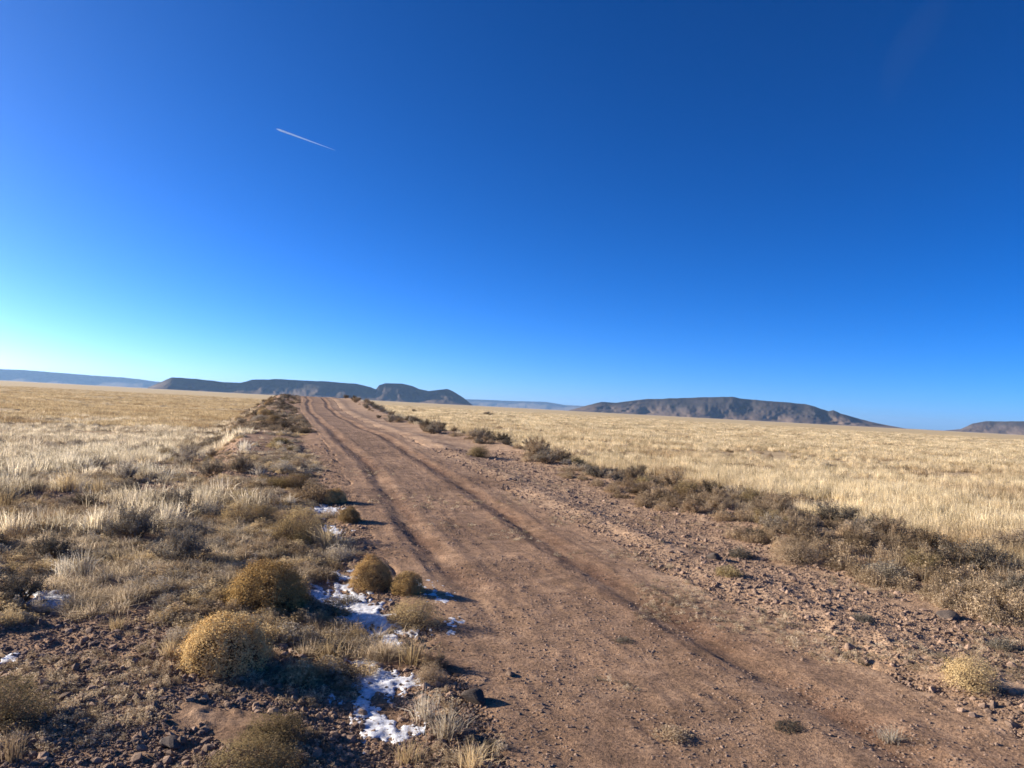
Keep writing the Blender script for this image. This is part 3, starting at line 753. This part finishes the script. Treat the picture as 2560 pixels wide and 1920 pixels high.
# ------------------------------------------------------------------ uncountable cover, scattered with geometry nodes
def scatter(name, P, rz, sc, idx, protos, mat, label):
    """one 'stuff' object: points carrying turn, size and variant, each showing one of the prototype meshes"""
    n = len(P)
    me = bpy.data.meshes.new(name); me.vertices.add(n); me.vertices.foreach_set('co', np.asarray(P, np.float32).ravel())
    for nm, ty, data in (('rot', 'FLOAT_VECTOR', rz), ('scl', 'FLOAT_VECTOR', sc)):
        at = me.attributes.new(nm, ty, 'POINT'); at.data.foreach_set('vector', np.asarray(data, np.float32).ravel())
    at = me.attributes.new('idx', 'INT', 'POINT'); at.data.foreach_set('value', np.asarray(idx, np.int32))
    o = obj(name, me, None, label=label, kind='stuff')
    g = bpy.data.node_groups.new(name, 'GeometryNodeTree')
    g.interface.new_socket('Geometry', in_out='INPUT', socket_type='NodeSocketGeometry')
    g.interface.new_socket('Geometry', in_out='OUTPUT', socket_type='NodeSocketGeometry')
    N, L = g.nodes, g.links
    gi = N.new('NodeGroupInput'); go = N.new('NodeGroupOutput'); jn = N.new('GeometryNodeJoinGeometry')
    def attr(nm, ty):
        a = N.new('GeometryNodeInputNamedAttribute'); a.data_type = ty; a.inputs['Name'].default_value = nm
        return a.outputs['Attribute']
    ar, asc, ai = attr('rot', 'FLOAT_VECTOR'), attr('scl', 'FLOAT_VECTOR'), attr('idx', 'INT')
    for k, pm in enumerate(protos):
        cmp_ = N.new('FunctionNodeCompare'); cmp_.data_type = 'INT'; cmp_.operation = 'EQUAL'; cmp_.inputs['B'].default_value = k if False else 0
        ints = [s_ for s_ in cmp_.inputs if s_.type == 'INT']
        L.new(ai, ints[0]); ints[1].default_value = k
        src = bpy.data.objects.new(name + '_source', pm)
        if not pm.materials: pm.materials.append(mat)
        else: pm.materials[0] = mat
        oi = N.new('GeometryNodeObjectInfo'); oi.inputs['Object'].default_value = src; oi.inputs['As Instance'].default_value = True
        ip = N.new('GeometryNodeInstanceOnPoints')
        L.new(gi.outputs[0], ip.inputs['Points']); L.new(cmp_.outputs[0], ip.inputs['Selection']); L.new(oi.outputs['Geometry'], ip.inputs['Instance'])
        L.new(ar, ip.inputs['Rotation']); L.new(asc, ip.inputs['Scale']); L.new(ip.outputs[0], jn.inputs[0])
    L.new(jn.outputs[0], go.inputs[0])
    md = o.modifiers.new('scatter', 'NODES'); md.node_group = g
    return o

def sector(n, r0, r1, a0, a1, power=1.0):
    """random points in a sector; power 1: even in log distance"""
    u = RNG.uniform(0, 1, n)
    r = r0 * (r1 / r0) ** u if power == 1.0 else np.sqrt(r0 ** 2 + (r1 ** 2 - r0 ** 2) * u)
    a = np.radians(RNG.uniform(a0, a1, n))
    return r * np.sin(a), r * np.cos(a), r

def cover(name, x, y, w, h, protos, mat, label, tilt=.12, sink=.01):
    if sink > 0 and len(x):
        ok = np.ones(len(x), bool)
        for a, b, rr in KEEP: ok &= (x - a) ** 2 + (y - b) ** 2 > (rr * .8) ** 2
        x, y, w, h = x[ok], y[ok], w[ok], h[ok]
    clear = ~in_snow(x, y) | (RNG.uniform(0, 1, len(x)) < .14)
    x, y, w, h = x[clear], y[clear], w[clear], h[clear]
    n = len(x)
    P = np.stack([x, y, height(x, y) - sink], -1)
    rz = np.stack([RNG.normal(0, tilt, n), RNG.normal(0, tilt, n), RNG.uniform(0, 6.28, n)], -1)
    sc = np.stack([w, w, h], -1)
    return scatter(name, P, rz, sc, RNG.integers(0, len(protos), n), protos, mat, label)

FIELD = [tuft_proto(20 + i, 46, .30, .2, .020, .22) for i in range(5)]
SWATH = [tuft_proto(30 + i, 60, .22, .15, .022, .42) for i in range(4)]
SHORT = [tuft_proto(40 + i, 64, .55, .3, .016, .20, False) for i in range(4)]
BIT = [mat_proto(50 + i, 60, .05) for i in range(3)]

def lat(x, y):
    s, l = to_sl(x, y); return s, l - wob(s) * sstep(6, 20, s)

# right-hand golden field, near tufts then broader swaths
x, y, r = sector(30000, 8, 75, -16, 46)
s, l = lat(x, y); dens = fbm(x / 3.1, y / 3.1, 81, 3)
k = (l + (fbm(x / 1.2, y / 1.2, 82, 2) - .5) * 2.4 > 8.9 + .02 * s) & (dens > .40 + .12 * (vnoise(x / .8, y / .8, 182) - .5)); x, y, r = x[k], y[k], r[k]
cover('grass', x, y, RNG.uniform(.22, .42, len(x)) * (1 + r / 90), RNG.uniform(.22, .46, len(x)) * (.75 + .5 * fbm(x / 2.1, y / 2.1, 183, 2)), FIELD, M['field'], 'golden dry grass covering the field right of the track')
x, y, r = sector(30000, 60, 420, -18, 44)
s, l = lat(x, y); k = ((l > 9) | (s > 190)) & (fbm(x / 7, y / 7, 83, 3) > .30 + .3 * RNG.uniform(0, 1, len(x))); x, y, r = x[k], y[k], r[k]
cover('grass', x, y, RNG.uniform(.6, 1.1, len(x)) * (1 + r / 300), RNG.uniform(.26, .42, len(x)), SWATH, M['field'].copy(), 'golden grass on the far part of the right field')
# left-hand field: paler, patchier
x, y, r = sector(20000, 7, 80, -46, -10)
s, l = lat(x, y); dens = fbm(x / 2.6, y / 2.6, 84, 3)
k = (l + (fbm(x / 2.2, y / 2.2, 85, 3) - .5) * 9 < -2.6 - 2.5 * RNG.uniform(0, 1, len(x))) & (dens > .43 + .1 * (RNG.uniform(0, 1, len(x)) - .5)); x, y, r = x[k], y[k], r[k]
cover('grass', x, y, RNG.uniform(.20, .44, len(x)) * (1 + r / 90), RNG.uniform(.16, .38, len(x)), [tuft_proto(60 + i, 46, .36, .25, .020, .24) for i in range(4)], plant_material('left_field_blades', (.38, .30, .19), (.86, .75, .54), .42, .4), 'tan dry grass on the field left of the track')
x, y, r = sector(24000, 60, 420, -46, -14)
s, l = lat(x, y); k = (l < -6) & (fbm(x / 7, y / 7, 86, 3) > .32 + .3 * RNG.uniform(0, 1, len(x))); x, y, r = x[k], y[k], r[k]
cover('grass', x, y, RNG.uniform(.6, 1.1, len(x)) * (1 + r / 300), RNG.uniform(.18, .36, len(x)), [tuft_proto(70 + i, 60, .24, .15, .022, .42) for i in range(4)], M['straw'].copy(), 'tan grass on the far part of the left field')
# grey and brown undergrowth on the left verge and in the right scrub
x, y, r = sector(18000, 4.6, 60, -46, 4)
s, l = lat(x, y); dens = fbm(x / 1.1, y / 1.1, 87, 3)
k = (l < .75) & (dens > .46) & (dens > .70 - .055 * (r - 5)) ; x, y, r = x[k], y[k], r[k]
cover('undergrowth', x, y, RNG.uniform(.12, .34, len(x)), RNG.uniform(.05, .15, len(x)), SHORT, M['scrub'], 'short grey and brown dry undergrowth left of the track')
x, y, r = sector(7000, 6, 60, -18, 44)
s, l = lat(x, y); k = (l > 6.4) & (l < 10.2) & (fbm(x / .9, y / .9, 88, 3) > .54 - .0 * r); x, y, r = x[k], y[k], r[k]
cover('undergrowth', x, y, RNG.uniform(.14, .4, len(x)), RNG.uniform(.10, .28, len(x)), [tuft_proto(90 + i, 64, .5, .3, .015, .2, False) for i in range(3)], M['scrub'].copy(), 'brown undergrowth between the shrubs of the right verge')
# sprigs and litter on the bare soil
x, y, r = sector(22000, 2.6, 18, -44, 44)
s, l = lat(x, y); dens = fbm(x / .8, y / .8, 89, 3)
k = ((l < 1.0) & (dens > .565)) | ((l > 3.7) & (dens > .55)) | (dens > .68); x, y, r = x[k], y[k], r[k]
cover('plant_litter', x, y, RNG.uniform(.04, .14, len(x)), RNG.uniform(.02, .07, len(x)), BIT, M['scrub'].copy(), 'short dry sprigs and litter on the bare soil')

# earth clods and pebbles
def clod_proto(seed, lv=2):
    import bmesh
    bm = bmesh.new(); bmesh.ops.create_icosphere(bm, subdivisions=lv, radius=.5)
    rs = np.random.default_rng(seed)
    ks = rs.normal(size=(5, 3)); of = rs.uniform(0, 6, 5)
    for v in bm.verts:
        c = np.array(v.co); d = 1 + .13 * sum(math.sin(float(c @ ks[j]) * 4 + of[j]) for j in range(5)) / 1.6
        v.co = Vector(c * d)
    for pl in range(5):                                     # chipped facets
        nn = Vector(rs.normal(size=3)).normalized(); lim = rs.uniform(.30, .42)
        for v in bm.verts:
            e = v.co.dot(nn) - lim
            if e > 0: v.co -= nn * e * .85
    for v in bm.verts: v.co.z *= .72
    me = bpy.data.meshes.new('clod'); bm.to_mesh(me); bm.free()
    return me
CLOD = [clod_proto(i, 1) for i in range(5)]
x, y, r = sector(260000, 2.4, 22, -45, 46)
s, l = lat(x, y); dens = fbm(x / .55, y / .55, 91, 3)
on = (l > 1.0) & (l < 4.0)
k = np.where(on, dens > .42, dens > .26) & (l < 8.5); x, y, r = x[k], y[k], r[k]
sz = np.minimum(.005 * RNG.pareto(2.4, len(x)) + .008, np.where((l[k] > 1.0) & (l[k] < 4.0), .022, .045)) * np.where((l[k] > 1.0) & (l[k] < 4.0), 1.15, 1.25) * (1 + r / 18)
cover('clods', x, y, sz, sz * RNG.uniform(.6, 1.1, len(x)), CLOD, M['clod'], 'loose clods and pebbles strewn over the soil', .5, -.001)

# ------------------------------------------------------------------ stones that stand out
ROCK = [clod_proto(100 + i, 3) for i in range(3)]
for i, (px, py, wp, hp, mt, lb) in enumerate([
    (1187, 1755, 66, 44, 'rock', 'dark rounded stone among the straw tufts beside the track'),
    (1168, 1845, 46, 36, 'rock', 'smaller dark stone below the rounded one'),
    (430, 1855, 80, 20, 'rock', 'flat dark stone put in for a shaded hollow in the soil at lower left'),  # dark stone added to stand in for a shaded hollow in the soil
    (1785, 1398, 40, 26, 'rock', 'dark pointed stone at the right lip of the track'),
    (2125, 1625, 30, 28, 'clod', 'reddish earth clod on the bare soil at lower right'),
    (2375, 1545, 58, 24, 'rock', 'flat dark stone behind the loose golden bush'),
    (1275, 1690, 30, 18, 'clod', 'single reddish clod at the left edge of the track')]):
    p, w, h = place(px, py, wp, hp)
    o = obj('stone', ROCK[i % 3], M[mt], label=lb, cat='stone', group='stones beside the track')
    o.location = (p[0], p[1], p[2] + h * .22); o.scale = (w, w * .85, h * 1.2); o.rotation_euler = (.15, -.1, i * 1.3)

# low cushions too many and too small to count
x, y, r = sector(9000, 4.5, 70, -46, 2)
s, l = lat(x, y); dens = fbm(x / .9, y / .9, 92, 3)
k = (l < .6) & (l > -9) & (dens > .66 - .035 * (r - 4.5).clip(0, 6)); x, y, r = x[k], y[k], r[k]
LOW = [mat_proto(110 + i, 200, .035) for i in range(4)]
for nm, mt, part, lb in (('low_scrub', 'sage', 0, 'tiny grey cushions of scrub on the left verge'), ('low_scrub', 'brown', 1, 'tiny brown cushions of scrub on the left verge'),
                         ('low_scrub', 'straw', 2, 'tiny straw cushions of scrub on the left verge')):
    q = np.arange(len(x)) % 3 == part
    cover(nm, x[q], y[q], RNG.uniform(.10, .30, q.sum()) * (1 + r[q] / 60), RNG.uniform(.05, .16, q.sum()), [m_.copy() for m_ in LOW], M[mt].copy(), lb)
x, y, r = sector(7000, 6, 90, -17, 44)
s, l = lat(x, y); k = (l > 6.0) & (l < 9.4) & (fbm(x / .8, y / .8, 93, 3) > .43); x, y, r = x[k], y[k], r[k]
cover('low_scrub', x, y, RNG.uniform(.16, .46, len(x)), RNG.uniform(.09, .28, len(x)), [m_.copy() for m_ in LOW], M['brown'].copy(), 'tiny brown cushions of scrub on the right verge')
# darker dead clumps dotted through both fields
x, y, r = sector(2600, 10, 260, -16, 45)
s, l = lat(x, y); k = (l > 9.5) & (fbm(x / 5, y / 5, 94, 3) > .46); x, y, r = x[k], y[k], r[k]
cover('low_scrub', x, y, RNG.uniform(.25, .6, len(x)) * (1 + r / 200), RNG.uniform(.18, .36, len(x)), [m_.copy() for m_ in LOW], M['brown'].copy(), 'brown dead clumps dotted through the right field')
x, y, r = sector(3600, 9, 260, -46, -12)
s, l = lat(x, y); k = (l < -5.5) & (fbm(x / 4, y / 4, 95, 3) > .44); x, y, r = x[k], y[k], r[k]
cover('low_scrub', x, y, RNG.uniform(.25, .6, len(x)) * (1 + r / 200), RNG.uniform(.14, .32, len(x)), [m_.copy() for m_ in LOW], M['sage'].copy(), 'grey dead clumps dotted through the left field')
# rough dark scrub on the raised far left bank
s_ = 26 * (98 / 26) ** RNG.uniform(0, 1, 900); l_ = RNG.uniform(-5.0, .9, 900)
x, y = to_xy(s_, l_ + wob(s_)); k = fbm(x / 1.5, y / 1.5, 96, 3) > .44; x, y = x[k], y[k]
cover('low_scrub', x, y, RNG.uniform(.25, .6, len(x)), RNG.uniform(.12, .30, len(x)), [m_.copy() for m_ in LOW], plant_material('bank_scrub_leaves', (.12, .09, .06), (.36, .29, .20), .25), 'rough brown scrub covering the raised far left bank')
